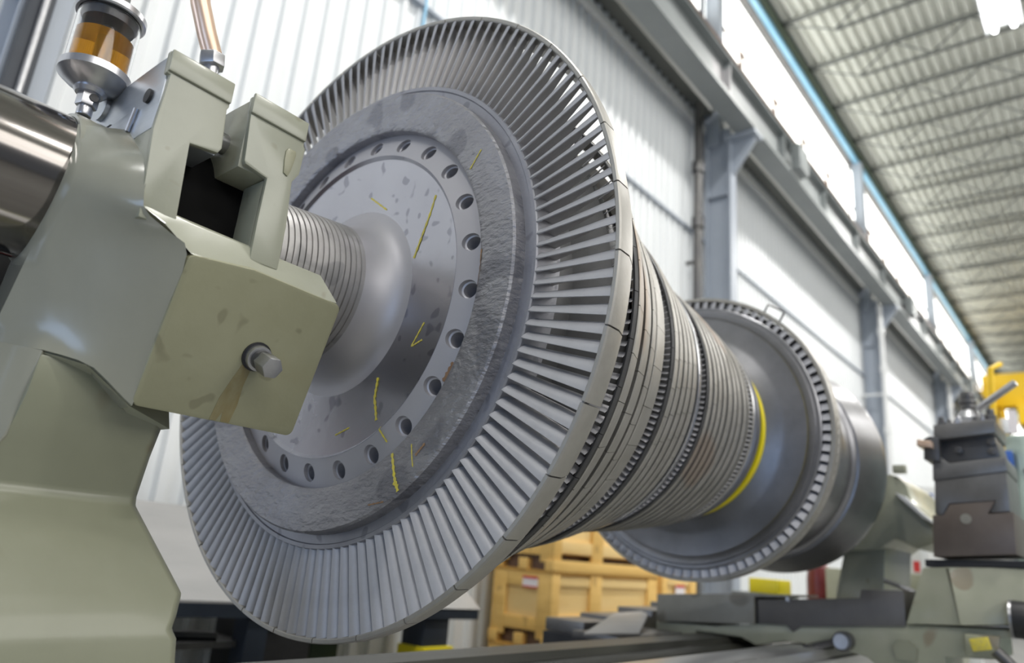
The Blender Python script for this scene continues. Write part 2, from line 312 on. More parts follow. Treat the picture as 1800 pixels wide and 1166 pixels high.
# front wheel: web, bolt face with 24 through holes, scalloped flange, rim
P = [(1.215, .10), (1.225, .2215)]
for k in range(1, 9): a = k/8*pi/2; P.append((1.225+.11*sin(a)*1.0, .2215+.085*(1-cos(a))))
FW = MB().rev(P+[(1.36, .3065), (1.5, .497), (1.5, .10)], 160, c=AXC, close=True).build('front_wheel', M['pale'], T, sharp=28)
MB().rev([(1.3348, .3060), (1.336, .34), (1.335, .42), (1.330, .487), (1.3195, .497), (1.36, .498), (1.37, .3060)], 160, c=AXC, close=True).build('web', M['web'], FW, sharp=20)
mb = MB(); NH = 24; RI, RO, RH, rh = .497, .584, .538, .0215; xf = 1.335; m = 24
for k in range(NH):
    th = R(10.1+15*k); q = []
    for j in range(m):
        a = 2*pi*j/m-pi/4; c_, s_ = cos(a), sin(a); f = 1/max(abs(c_), abs(s_)); U, V = c_*f, s_*f
        rr = (RI+RO)/2+(RO-RI)/2*U; q.append(pol(xf+(rr-RH)*.345, rr, th+R(7.5)*V))
    ring = lambda rad, xx: [pol(xx+rad*cos(2*pi*j/m-pi/4)*.345, RH+rad*cos(2*pi*j/m-pi/4), th+rad*sin(2*pi*j/m-pi/4)/RH) for j in range(m)]
    rings = [q, ring(rh*1.25, xf), ring(rh*1.2, xf+.012), ring(rh, xf+.014), ring(rh*.97, xf+.09)]
    b = len(mb.v); mb.v += [tuple(p) for g in rings for p in g]
    for i in range(4): mb.f += [(b+i*m+j, b+i*m+(j+1) % m, b+(i+1)*m+(j+1) % m, b+(i+1)*m+j) for j in range(m)]
    mb.f.append(tuple(b+4*m+j for j in range(m)))
mb.build('bolt_hole_face', M['pale'], FW, sharp=30, merge=.0004)
MB().rev([(1.352, .584), (1.322, .584), (1.318, .588), (1.316, .600), (1.309, .66), (1.308, .706), (1.314, .712), (1.352, .713), (1.356, .718), (1.5, .718), (1.5, .585)], 220, c=AXC, close=True).build('scalloped_flange', M['rough'], FW, sharp=40)
MB().rev([(1.352, .7135), (1.352, .738), (1.348, .741), (1.348, .752), (1.352, .755), (1.45, .755), (1.45, .7135)], 220, c=AXC, close=True).build('rim', M['disc'], FW, sharp=25)
# chalk and rust marks lying on the wheel faces
def facex(y, z):
    r = hypot(y-AY, z-AZ); T_ = [(.31, 1.3350), (.42, 1.3350), (.487, 1.3300), (.497, 1.3195), (.542, 1.335), (.584, 1.3495), (.5842, 1.322), (.588, 1.318), (.60, 1.316), (.66, 1.309), (.706, 1.308), (.8, 1.314)]
    for (a, xa), (b, xb) in zip(T_[:-1], T_[1:]):
        if a <= r <= b: return xa+(xb-xa)*(r-a)/(b-a)
    return 1.335
def stroke(pts, wd, xoff, m, name='chalk_mark'):
    mb = MB(); Q = []
    for (a, b) in zip(pts[:-1], pts[1:]): Q += [(a[0]+(b[0]-a[0])*k/10, a[1]+(b[1]-a[1])*k/10) for k in range(10)]
    Q.append(pts[-1]); L = []
    for i, q in enumerate(Q):
        a = Q[max(i-1, 0)]; b = Q[min(i+1, len(Q)-1)]; dy, dz = b[0]-a[0], b[1]-a[1]; l = hypot(dy, dz) or 1
        h = wd/2*(.75+.35*sin(i*2.3)); ny, nz = -dz/l*h, dy/l*h
        L.append([(facex(q[0]+s_*ny, q[1]+s_*nz)-.0014, q[0]+s_*ny, q[1]+s_*nz) for s_ in (-1, 1)])
    for A, B in zip(L[:-1], L[1:]):
        if abs(A[0][0]-B[0][0]) < .008: mb.sheet([A[0], A[1], B[1], B[0]], .0008, (1, 0, 0))
    return mb.build(name, m, FW, merge=.00005)
for pts, wd, xo in [([(1.467, .996), (1.500, .90), (1.533, .808)], .008, 1.333), ([(1.778, 1.068), (1.691, 1.005)], .006, 1.333), ([(1.455, .597), (1.497, .531), (1.456, .546)], .005, 1.333),
                    ([(1.622, .452), (1.625, .39), (1.602, .326)], .010, 1.333), ([(1.277, 1.078), (1.320, 1.031)], .005, 1.3035), ([(1.499, .228), (1.470, .165), (1.449, .128)], .011, 1.3035), ([(1.47, .150), (1.451, .140)], .012, 1.3035),
                    ([(1.424, .250), (1.404, .190)], .004, 1.3035), ([(1.575, .305), (1.545, .262)], .006, 1.327), ([(1.78, .29), (1.72, .31)], .005, 1.333)]: stroke(pts, wd, xo, M['chalk'])
for pts, wd, xo in [([(1.246, .77), (1.250, .70), (1.262, .63), (1.285, .56)], .007, 1.3035), ([(1.40, .22), (1.37, .25)], .008, 1.3035), ([(1.50, .10), (1.56, .09)], .005, 1.3035), ([(1.33, .47), (1.36, .42)], .012, 1.3035)]: stroke(pts, wd, xo, M['rust'], 'rust_mark')
# long front blades
NB = 135; rst = [.752, .775, .84, .905, .96, .992]
def blade_pts(ri, rs):
    out = []
    for r in rs:
        u = (r-rs[0])/(rs[-1]-rs[0]); px = .080-.042*u; pt = .0262+.0100*u; th = .0042*(1-.3*u)
        if r < rs[0]+.012: th *= 1.6
        S = []
        cl = []
        for k in range(9):
            q = k/8; cl.append((px*(.25*q+.75*q*q), pt*(1-(1-q)**2.2)))
        for side in (1, -1):
            for k in (range(9) if side == 1 else range(8, -1, -1)):
                a = cl[max(k-1, 0)]; b = cl[min(k+1, 8)]; L = hypot(b[0]-a[0], b[1]-a[1]); nx, nt = -(b[1]-a[1])/L, (b[0]-a[0])/L
                h = th*(.28+.35*sin(pi*min(1, .12+k/9)))*side
                S.append((1.350+cl[k][0]+nx*h, cl[k][1]+nt*h-pt*.45))
        out.append([pol(x, r, t/r) for x, t in S])
    return out
def add_blade(mb, rot=0):
    rows = blade_pts(0, rst); n = len(rows[0]); v = [p for g in rows for p in g]
    if rot:
        c_, s_ = cos(rot), sin(rot)
        # positive rot raises the viewer-side point: th -> th + rot
        v = [Vector((p.x, AY+(p.y-AY)*c_+(p.z-AZ)*s_, AZ-(p.y-AY)*s_+(p.z-AZ)*c_)) for p in v]
    mb.add(v, [(i*n+k, i*n+(k+1) % n, (i+1)*n+(k+1) % n, (i+1)*n+k) for i in range(len(rows)-1) for k in range(n)]+[tuple(range(n))[::-1], tuple(range((len(rows)-1)*n, len(rows)*n))])
mb = MB(); add_blade(mb); b0 = mb.build('blade', M['blade'], T, sharp=50)
step = 2*pi/NB; off = R(1.2)
order = sorted(range(NB), key=lambda k: -cos((off+k*step+pi) % (2*pi)-pi+R(10)))    # largest in view first
rest = MB()
for i, k in enumerate(order):
    a = off+k*step
    if i < 100:
        o = b0 if i == 0 else b0.copy()
        if i: COL.objects.link(o); o.parent = T
        o.location = Vector((0, AY, AZ))-Vector((0, AY, AZ)); o.rotation_euler = (-a, 0, 0)
    else: add_blade(rest, a)
o = rest.build('blade_row', M['blade'], T, sharp=50); o['kind'] = 'stuff'
# outer shroud in four-blade segments
NS = 34; mb = MB()
da = 2*pi/NS
mb.rev([(1.350, .987), (1.347, .990), (1.347, .999), (1.352, 1.002), (1.395, 1.0), (1.444, .979), (1.446, .976), (1.446, .966), (1.43, .966)], 8, c=AXC, a0=-da/2+.0022, a1=da/2-.0022, close=True)
s0 = mb.build('shroud_segment', M['shroud'], T, sharp=25)
for k in range(NS):
    o = s0 if k == 0 else s0.copy()
    if k: COL.objects.link(o); o.parent = T
    o.rotation_euler = (-(R(14.65)+k*da), 0, 0)
# core body of the drum
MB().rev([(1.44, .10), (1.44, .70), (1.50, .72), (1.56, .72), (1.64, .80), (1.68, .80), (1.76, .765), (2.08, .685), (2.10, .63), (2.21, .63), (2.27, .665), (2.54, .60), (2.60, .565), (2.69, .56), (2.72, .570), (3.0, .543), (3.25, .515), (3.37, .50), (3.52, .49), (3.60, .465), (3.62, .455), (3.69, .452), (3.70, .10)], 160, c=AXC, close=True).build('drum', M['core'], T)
# shrouded stage rings, each a ring of short segments
def stage_ring(x0, x1, ra, rb, nseg, name='stage_ring', m='shroud', d=.03, ph=0):
    mb = MB(); da = 2*pi/nseg; k2 = max(3, int(200/nseg))
    for k in range(nseg):
        mb.rev([(x0, ra-d), (x0, ra-.002), (x0+.004, ra), (x1-.004, rb), (x1, rb-.002), (x1, rb-d)], k2, c=AXC, a0=ph+k*da+.0012, a1=ph+(k+1)*da-.0012, close=True)
    return mb.build(name, M[m], T, sharp=25)
stage_ring(1.672, 1.758, .872, .838, 40, d=.010, ph=R(-11.4)); stage_ring(1.820, 1.898, .810, .785, 40, d=.05, ph=R(-13)); stage_ring(1.918, 1.978, .780, .760, 40, d=.05, ph=R(-15)); stage_ring(1.990, 2.088, .756, .732, 36, d=.05, ph=R(-9))
for i, (a, b, ra, rb) in enumerate([(2.212, 2.254, .708, .700), (2.268, 2.318, .697, .685), (2.342, 2.394, .679, .666), (2.416, 2.468, .660, .648), (2.494, 2.542, .641, .632)]): stage_ring(a, b, ra, rb, 44, ph=R(-7*i-3), d=.007 if i == 0 else .03)
stage_ring(2.572, 2.608, .626, .621, 44, 'bright_ring', 'bright_ring')
for i, (a, b, ra, rb) in enumerate([(2.708, 2.740, .610, .607), (2.766, 2.798, .605, .602), (2.820, 2.856, .600, .597), (2.878, 2.912, .596, .593), (2.942, 2.990, .590, .585), (3.024, 3.068, .580, .574), (3.098, 3.146, .569, .564), (3.178, 3.228, .561, .555)]): stage_ring(a, b, ra, rb, 48, ph=R(-5*i-2), d=.006 if i == 0 else .034)
stage_ring(3.262, 3.272, .548, .547, 30); stage_ring(3.352, 3.364, .535, .533, 30)
stage_ring(3.376, 3.446, .531, .521, 24, 'bright_ring', 'bright_ring'); stage_ring(3.47, 3.52, .514, .506, 24, 'plain_ring', 'wheel')
# short vane rows seen between the rings
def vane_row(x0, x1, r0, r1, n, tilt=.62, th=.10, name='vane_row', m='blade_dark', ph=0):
    mb = MB(); p = 2*pi/n
    for k in range(n):
        a = ph+k*p; A = []; B = []
        for (x, s, e) in ((x0, -tilt/2, 0), (x1, tilt/2, 0), (x1, tilt/2+th, 0), (x0, -tilt/2+th, 0)):
            A.append(pol(x, r0, a+s*p)); B.append(pol(x, r1 if x == x0 else r1-.004, a+s*p))
        mb.loft(A, B)
    o = mb.build(name, M[m], T); o['kind'] = 'stuff'; return o
vane_row(1.644, 1.670, .79, .861, 172, .60, .06, m='vane', ph=R(.4)); vane_row(2.182, 2.206, .63, .698, 197, .58, .06, m='vane'); vane_row(2.676, 2.700, .56, .601, 168, .56, .06, m='vane', ph=R(.6))
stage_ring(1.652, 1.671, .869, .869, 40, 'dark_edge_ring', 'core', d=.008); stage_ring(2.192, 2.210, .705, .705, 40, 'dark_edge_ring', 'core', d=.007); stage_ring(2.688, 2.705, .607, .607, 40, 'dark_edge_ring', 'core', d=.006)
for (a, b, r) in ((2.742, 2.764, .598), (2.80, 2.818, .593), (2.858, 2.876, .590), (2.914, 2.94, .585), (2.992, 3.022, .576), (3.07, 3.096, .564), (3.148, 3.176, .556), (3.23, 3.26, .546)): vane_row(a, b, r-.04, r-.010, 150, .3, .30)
vane_row(3.276, 3.35, .50, .536, 150, .35, .3, m='blade')
stage_ring(2.548, 2.568, .618, .617, 90, 'notched_ring', 'core', d=.02)
MB().rev([(3.628, .44), (3.628, .474), (3.634, .477), (3.682, .470), (3.686, .466), (3.686, .44)], 160, c=AXC, close=True).build('yellow_ring', M['yellow'], T)
# rear wheel with short blades, then the coupling flange
RW = MB().rev([(3.60, .40), (3.66, .430), (3.69, .455), (3.70, .49), (3.715, .535), (3.722, .56), (3.732, .66), (3.726, .672), (3.726, .700), (3.738, .706), (3.738, .722), (3.745, .729), (3.84, .729), (3.84, .40)], 180, c=AXC, close=True).build('rear_wheel', M['wheel'], T, sharp=28)
mb = MB(); NR = 92
rb = []
for r in (.727, .772):
    rb.append([pol(x, r, t) for x, t in ((3.750, -.021), (3.750, -.014), (3.768, .030), (3.772, .024))])
mb.loft(rb[0], rb[1]); b1 = mb.build('short_blade', M['vane'], RW)
for k in range(NR):
    o = b1 if k == 0 else b1.copy()
    if k: COL.objects.link(o); o.parent = RW
    o.rotation_euler = (-(k*2*pi/NR), 0, 0)
MB().rev([(3.748, .770), (3.746, .774), (3.748, .790), (3.79, .790), (3.80, .782), (3.82, .782), (3.826, .788), (3.85, .788), (3.85, .770)], 180, c=AXC, close=True).build('rear_shroud', M['shroud'], RW, sharp=25)
mb = MB()
for k in range(110):
    a = k*2*pi/110; mb.loft([pol(3.80, .775, a), pol(3.80, .775, a+.022), pol(3.82, .775, a+.022), pol(3.82, .775, a)], [pol(3.80, .787, a), pol(3.80, .787, a+.022), pol(3.82, .787, a+.022), pol(3.82, .787, a)])
o = mb.build('rivet_row', M['shroud'], RW); o['kind'] = 'stuff'
MB().tube([pol(3.80, .785, R(57)), pol(3.80, .84, R(57.3)), pol(3.80, .845, R(52.5)), pol(3.82, .845, R(50.8)), pol(3.82, .785, R(50))], .006, 8).build('wire_clip', M['darkmetal'], RW)
MB().rev([(3.84, .40), (3.84, .765), (3.90, .765), (3.93, .72), (4.10, .66), (4.58, .615), (4.66, .622), (4.68, .640), (4.695, .640), (4.70, .626), (4.715, .626), (4.72, .648), (5.06, .700), (5.10, .705), (5.16, .700), (5.30, .60), (5.30, .40)], 160, c=AXC, close=True).build('coupling_flange', M['wheel'], T, sharp=28)
MB().cyl((3.6, AY, AZ), (5.63, AY, AZ), .30, n=64).build('rear_shaft', M['laby'], T)

# ------------------------------------------------------------------ green bearing pedestal at the left
G = thing('bearing_pedestal', 'grey green painted bearing pedestal carrying the rotor shaft at the left', 'bearing pedestal', (.7, 1.9, -.42))
# pedestal: stack of sections (z, xL, xR, yF, yB)
S = [(-.398, -.6, .905, 1.60, 2.15), (-.235, -.6, .880, 1.60, 2.15), (-.215, -.6, .868, 1.605, 2.15), (-.19, -.6, .878, 1.615, 2.15), (-.145, -.55, .888, 1.63, 2.13), (.035, .30, .815, 1.785, 2.05), (.055, .46, .815, 1.79, 2.05), (.147, .497, .805, 1.745, 2.05), (.235, .50, .800, 1.70, 2.05), (.315, .503, .74, 1.69, 2.05)]
mb = MB(); v = []
for z, a, b, yf, yb in S: v += [(a, yf, z), (b-.02, yf, z), (b, yf+.02, z), (b, yb, z), (a, yb, z)]
nS = len(S)
mb.add(v, [(i*5+k, i*5+(k+1) % 5, (i+1)*5+(k+1) % 5, (i+1)*5+k) for i in range(nS-1) for k in range(5)]+[(4, 3, 2, 1, 0), tuple(range((nS-1)*5, nS*5))])
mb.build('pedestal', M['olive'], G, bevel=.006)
# flared housing shoulder: ruled from its left rim to the left side of the pad
Lc = [(.456, 1.700, .835), (.448, 1.650, .740), (.443, 1.633, .678), (.440, 1.665, .600), (.437, 1.70, .530), (.433, 1.767, .391), (.428, 1.83, .27), (.40, 1.90, .10), (.36, 1.98, -.06)]
Rc = [(.575, 1.64, .86), (.556, 1.515, .74), (.553, 1.492, .625), (.612, 1.480, .585), (.655, 1.475, .55), (.670, 1.550, .392), (.676, 1.619, .236), (.600, 1.66, .285), (.535, 1.70, .30)]
rows = []; nc = 10
for (l, r_) in zip(Lc, Rc):
    l = Vector(l); r_ = Vector(r_); row = []
    for j in range(nc+1):
        u = j/nc; p = l.lerp(r_, u); row.append(p+Vector((0, .906, .423))*(-.012*sin(pi*u)))
    rows.append(row)
def smooth_rows(rows, n):
    out = []
    for i in range(len(rows)-1):
        for k in range(n):
            t = k/n; p0 = rows[max(i-1, 0)]; p1 = rows[i]; p2 = rows[i+1]; p3 = rows[min(i+2, len(rows)-1)]
            out.append([.5*((2*b)+(c-a)*t+(2*a-5*b+4*c-d)*t*t+(-a+3*b-3*c+d)*t**3) for a, b, c, d in zip(p0, p1, p2, p3)])
    return out+[rows[-1]]
Bc = [(.429, 1.80, .33), (.462, 1.745, .328), (.500, 1.690, .323), (.545, 1.668, .317), (.583, 1.645, .308), (.625, 1.632, .276), (.652, 1.625, .253), (.676, 1.619, .236)]
Bc = [Vector(p) for p in Bc]; bot = []
for j in range(nc+1):
    q = j/nc*(len(Bc)-1); i = min(int(q), len(Bc)-2); bot.append(Bc[i].lerp(Bc[i+1], q-i))
top = smooth_rows(rows[:6]+[bot], 3)
mb = MB(); nn = nc+1; v = [p for g in top for p in g]; nr = len(top)
back = [Vector((p.x+.02, p.y+.10+.25*max(0, .5-abs(p.z-.6)), p.z-.0)) for p in v]
f = [(i*nn+j, i*nn+j+1, (i+1)*nn+j+1, (i+1)*nn+j) for i in range(nr-1) for j in range(nc)]
b = len(v); f += [tuple(q+b for q in g[::-1]) for g in list(f)]
bd = [j for j in range(nn)]+[i*nn+nc for i in range(1, nr)]+[(nr-1)*nn+j for j in range(nc-1, -1, -1)]+[i*nn for i in range(nr-2, 0, -1)]
f += [(bd[k], bd[(k+1) % len(bd)], b+bd[(k+1) % len(bd)], b+bd[k]) for k in range(len(bd))]
mb.add(v+back, f).build('housing', M['green_gloss'], G, sharp=50)
# left flank of the pedestal below the shoulder
A = [Vector((.427, 1.795, .34)), Vector((.462, 1.742, .331)), Vector((.504, 1.686, .322)), Vector((.498, 1.742, .147)), Vector((.46, 1.786, .050)), Vector((.30, 1.80, .030)), Vector((.25, 2.0, .03)), Vector((.36, 1.90, .20))]
MB().sheet(A, .12, (.6, .8, 0)).build('flank', M['green_gloss'], G, bevel=.004)
# under-edge joining housing and pad to the pedestal
MB().loft([(.503, 1.695, .318), (.583, 1.655, .306), (.625, 1.642, .274), (.676, 1.632, .236), (.80, 1.69, .21), (.80, 1.95, .21), (.503, 1.95, .21)], [(.503, 1.72, .35), (.583, 1.70, .35), (.625, 1.69, .33), (.676, 1.66, .29), (.80, 1.72, .27), (.80, 1.95, .36), (.503, 1.95, .36)]).build('underside', M['green'], G)
# sleeve around the shaft
MB().rev([(.458, .177), (.458, .184), (.463, .187), (.95, .187), (.95, .177)], 72, c=AXC, close=True).build('sleeve', M['green_gloss'], G)
# square pad with rounded corners leaning forward
nrm = Vector((0, -.906, -.423)); up = Vector((0, -.423, .906)); ex = Vector((1, 0, 0)); C0 = Vector((.868, 1.543, .397))
def padpt(a, b, d=0): return C0+ex*a+up*b+nrm*d
def rrect(pts, rad, n=6):
    out = []
    for i in range(len(pts)):
        p = Vector(pts[i]); a = (Vector(pts[i-1])-p).normalized(); b = (Vector(pts[(i+1) % len(pts)])-p).normalized()
        h = a.angle(b)/2; dd = rad/math.tan(h); c = p+(a+b).normalized()*(rad/sin(h)); p1 = p+a*dd; p2 = p+b*dd
        for k in range(n+1):
            q = p1.lerp(p2, k/n); out.append(c+(q-c).normalized()*rad)
    return out
O = rrect([(-.210, .170, 0), (-.06, .188, 0), (.192, .180, 0), (.210, -.178, 0), (-.196, -.178, 0)], .018)
mb = MB(); mb.loft([padpt(p.x, p.y, 0) for p in O], [padpt(p.x*1.0, p.y, -.15) for p in O])
mb.build('pad', M['pad'], G, bevel=.007)
# rust run below the bolt
pts = [(.002, -.02), (.026, -.02), (.024, -.08), (.030, -.13), (.028, -.174), (.006, -.174), (.002, -.15), (-.006, -.174), (-.022, -.174), (-.020, -.12), (-.010, -.07)]
MB().sheet([padpt(a+.005, b, .0008) for a, b in pts], .0012, -nrm).build('rust_run', mat('thin_rust_run', (.195, .15, .06), .5, c2=(.235, .215, .12), nscale=16, stretch=(2, 2, .5)), G)
# ledge between pad top and the posts
MB().loft([(.555, 1.492, .622), (.60, 1.486, .60), (.664, 1.476, .553), (1.05, 1.470, .563), (1.05, 1.62, .60), (.555, 1.62, .60)], [(.553, 1.51, .645), (.60, 1.505, .64), (.664, 1.50, .632), (1.02, 1.52, .64), (1.05, 1.66, .64), (.555, 1.66, .64)]).build('ledge', M['green'], G, bevel=.005)
# clamp bolt on the pad
B = padpt(.030, -.003)
bt = MB().cyl(B, B+nrm*.022, .031, n=28).build('clamp_bolt', M['bolt'], G, bevel=.004)
MB().cyl(B+nrm*.022, B+nrm*.042, .024, n=28).build('collar', M['darkmetal'], bt, bevel=.002)
MB().cyl(B+nrm*.040, B+nrm*.088, .0265, n=6, ph=.3).build('hex_head', M['bolt'], bt, bevel=.003)
MB().cyl(B+nrm*.0, B+nrm*.004, .036, n=28).build('washer', M['black'], bt)
# two clamp straps (posts with overhanging caps)
def strap(P, back, low):
    mb = MB(); mb.pry(P, 1.50, 1.60); return mb
lean = lambda P: P
y0, y1 = 1.5, 2.10
p1 = [(.551, .60), (.545, .70), (.537, .80), (.543, .90), (.544, .938), (.535, .94), (.534, .995), (.684, 1.0), (.686, .936), (.682, .93), (.690, .83), (.683, .815), (.618, .806), (.628, .60)]
st = MB().pry(p1, 1.497, 1.513).pry([(.551, .60), (.545, .70), (.541, .812), (.618, .806), (.628, .60)], 1.512, 1.60).build('clamp_strap', M['green'], G, bevel=.005)
MB().box(.536, .686, 1.490, 1.50, .944, .998).build('nose', M['green'], st, bevel=.004)
MB().prx([(1.512, .996), (1.60, .998), (1.99, .997), (1.99, .86), (1.90, .908), (1.78, .908), (1.70, .872), (1.63, .812), (1.512, .812)], .541, .684).build('cap', M['machined'], st, bevel=.004)
# machined end face details: raised web, plug and hole
MB().prx([(1.62, .895), (1.80, .893), (1.73, .872), (1.668, .835), (1.63, .86)], .536, .545).build('rib', M['machined'], st, bevel=.003)
MB().tube([(.536, 1.622, .893), (.536, 1.64, .84)], .005, 8).build('weld_bead', M['silver'], st)
MB().cyl((.534, 1.573, .908), (.60, 1.573, .908), .017, n=20).build('oil_hole', M['black'], st)
MB().cyl((.530, 1.842, .972), (.56, 1.842, .972), .034, n=28).build('plug', M['machined'], st, bevel=.004)
p2 = [(.884, .60), (.886, .714), (.879, .834), (.895, .862), (.899, .936), (.893, .942), (.892, 1.01), (.737, .998), (.738, .955), (.740, .95), (.748, .83), (.752, .822), (.812, .812), (.809, .70), (.809, .60)]
s2 = MB().pry(p2, 1.497, 1.513).pry([(.884, .60), (.886, .714), (.879, .815), (.812, .812), (.809, .70), (.809, .60)], 1.512, 1.60).build('clamp_strap', M['green'], G, bevel=.005)
MB().box(.738, .893, 1.490, 1.50, .952, 1.006).build('nose', M['green'], s2, bevel=.004)
MB().prx([(1.512, .996), (1.60, .998), (1.99, .997), (1.99, .86), (1.90, .908), (1.78, .908), (1.70, .872), (1.63, .812), (1.512, .815)], .742, .888).build('cap', M['green'], s2, bevel=.004)
pts = [(.852, .915), (.872, .915), (.875, .905), (.868, .86), (.862, .84), (.850, .845), (.846, .88), (.846, .905)]
MB().sheet([(x, 1.4935, z) for x, z in pts], .008, (0, 1, 0)).build('chipped_patch', M['pad'], s2, bevel=.002)
MB().cyl((.66, 1.60, .90), (.76, 1.60, .90), .026, n=20).build('tie_bolt', M['bolt'], G, bevel=.003)
MB().rev([(.58, .19), (.58, .24), (.93, .24), (.93, .19)], 48, c=AXC, a0=R(-100), a1=R(50), close=True).build('shade_shell', M['bore_shade'], G)  # black shell added to stand for shade in the clamp opening

# ------------------------------------------------------------------ oil cup on the bearing
ox, oy = .484, 1.785
U = thing('oil_cup', 'glass oil cup of amber oil with aluminium caps, standing on the shaft bearing', 'oil cup', (ox, oy, .895))
MB().cyl((ox, oy, .901), (ox, oy, .925), .017, n=18).cyl((ox, oy, .925), (ox, oy, .962), .024, n=6).build('stem', M['silver'], U, bevel=.002)
MB().cyl((ox+.005, oy-.025, .945), (ox+.005, oy-.019, .945), .010, n=14).build('set_screw', M['black'], U)
MB().rev([(.958, 0), (.958, .030), (.966, .036), (.972, .034), (.985, .060), (1.000, .078), (1.018, .079), (1.020, .076), (1.020, 0)], 48, 'z', (ox, oy, 0)).build('bottom_cap', M['silver'], U, sharp=35)
MB().rev([(1.0205, .070), (1.172, .070), (1.172, .065), (1.0205, .065)], 48, 'z', (ox, oy, 0), close=True).build('glass_jar', M['glass'], U)
MB().rev([(1.0215, 0), (1.0215, .0635), (1.112, .0635), (1.112, 0)], 48, 'z', (ox, oy, 0)).build('oil', M['oil'], U)
MB().cyl((ox, oy, 1.021), (ox, oy, 1.17), .012, n=16).build('sight_rod', M['bolt'], U)
MB().rev([(1.150, 0), (1.150, .058), (1.171, .062), (1.171, 0)], 40, 'z', (ox, oy, 0)).build('cap_liner', M['darkmetal'], U)
tc = MB().rev([(1.172, 0), (1.172, .076), (1.176, .079), (1.190, .079), (1.194, .075), (1.205, .050), (1.205, 0)], 48, 'z', (ox, oy, 0)).build('top_cap', M['silver'], U, sharp=35)
MB().cyl((ox, oy, 1.205), (ox, oy, 1.26), .030, n=24).build('filler_knob', M['darkmetal'], tc)
# lubrication pipe on the first strap
t = thing('feed_pipe', 'tan feed pipe with a steel hex nut rising from the bearing clamp', 'pipe', (.672, 1.60, .998))
MB().cyl((.674, 1.60, 1.0), (.668, 1.60, 1.082), .018, n=18).build('nipple', M['silver'], t)
MB().cyl((.669, 1.60, 1.078), (.664, 1.60, 1.110), .032, n=6, ph=.4).build('hex_nut', M['bolt'], t, bevel=.003)
MB().tube([(.664, 1.60, 1.11), (.640, 1.60, 1.155), (.610, 1.60, 1.22), (.575, 1.60, 1.32), (.55, 1.60, 1.6)], .0235, 18).build('tube', M['copper'], t)
# ------------------------------------------------------------------ lathe bed and way covers
t = thing('lathe_bed', 'long lathe bed with dark and bright steel ways under the rotor', 'lathe bed', (5, 1.85, FZ))
MB().box(-2.2, 7.2, 1.30, 2.36, FZ, -.62).build('bed_casting', M['carriage'], t, bevel=.01)
MB().prx([(2.02, -.62), (2.02, -.475), (2.05, -.455), (2.10, -.450), (2.115, -.415), (2.30, -.415), (2.32, -.43), (2.32, -.62)], -2.2, 7.2).build('rear_way', M['rail'], t)
MB().prx([(1.42, -.62), (1.42, -.45), (1.46, -.445), (1.475, -.405), (1.49, -.400), (1.69, -.400), (1.705, -.405), (1.72, -.44), (1.72, -.62)], -2.2, 7.2).build('front_way', M['rail_bright'], t)
t = thing('way_cover', 'stepped dark steel way cover lying beside the bed in front of the crates', 'way cover', (4.9, 2.85, -.62))
for i, (a, zt, y0, y1) in enumerate([(4.02, -.425, 2.40, 2.72), (4.15, -.385, 2.72, 3.02), (4.55, -.36, 2.72, 3.02), (5.05, -.32, 2.72, 3.02), (5.55, -.285, 2.72, 3.02)]):
    MB().box(a, 4.86 if i == 0 else 6.6, y0+.004*i, y1, -.462, zt).build('leaf', M['toolsteel'], t, bevel=.003)
MB().box(4.1, 4.86, 2.42, 3.0, FZ, -.464).build('support', M['black'], t)
t = thing('chip_tray', 'pale worn sheet metal tray tilted on the stepped way cover', 'tray', (4.4, 2.6, -.40))
MB().loft([(3.72, 2.44, -.412), (4.25, 2.385, -.420), (4.86, 2.66, -.355), (4.86, 2.715, -.345), (4.50, 2.715, -.350)], [(3.72, 2.44, -.402), (4.25, 2.385, -.408), (4.86, 2.66, -.332), (4.86, 2.715, -.320), (4.50, 2.715, -.330)]).build('sheet', M['benchtop'], t, bevel=.003)

# ------------------------------------------------------------------ carriage across the bed
K = thing('lathe_carriage', 'grey green lathe carriage with dark cross slide spanning the bed', 'lathe carriage', (5.3, 1.5, -.62))
X0 = 4.9
MB().prx([(2.63, -.38), (2.63, -.475), (2.345, -.475), (2.335, -.405), (2.02, -.405), (1.92, -.44), (1.74, -.392), (1.40, -.392), (1.26, -.42), (1.20, -.47), (.86, -.47), (.86, -.36), (.60, -.34), (.60, -.225), (.35, -.215), (.35, -.17), (1.04, -.215), (1.90, -.31), (2.2, -.36)], X0+.03, 5.5).build('saddle', M['carriage'], K, bevel=.006)
MB().prx([(1.00, -.405), (1.10, -.405), (1.12, -.34), (1.09, -.30), (1.03, -.30), (.99, -.34)], X0+.01, X0+.04).build('cutout', M['olive'], K)
MB().prx([(.60, -.325), (.74, -.335), (.74, -.225), (.58, -.22)], X0-.06, X0+.03).build('gib_block', M['carriage'], K, bevel=.006)
MB().prx([(2.615, -.375), (1.92, -.315), (1.92, -.15), (1.70, -.13), (1.70, -.115), (1.92, -.13), (2.615, -.197)], X0, 5.5).build('slide_end', M['slide'], K, bevel=.004)
MB().prx([(1.90, -.31), (1.72, -.30), (1.68, -.335), (1.63, -.295), (1.04, -.225), (1.04, -.03), (1.27, -.045), (1.28, -.095), (1.90, -.165)], X0+.015, 5.5).build('cross_slide', M['slide_dark'], K, bevel=.004)
MB().box(X0-.01, X0+.05, 1.69, 1.71, -.155, -.13).build('lug', M['bolt'], K)
kn = MB().cyl((X0-.06, 1.375, -.345), (X0+.05, 1.375, -.345), .055, n=24).build('wiper_bolt', M['darkmetal'], K, bevel=.006)
MB().cyl((X0-.075, 1.375, -.345), (X0-.06, 1.375, -.345), .042, n=24).build('bolt_face', M['bolt'], kn)
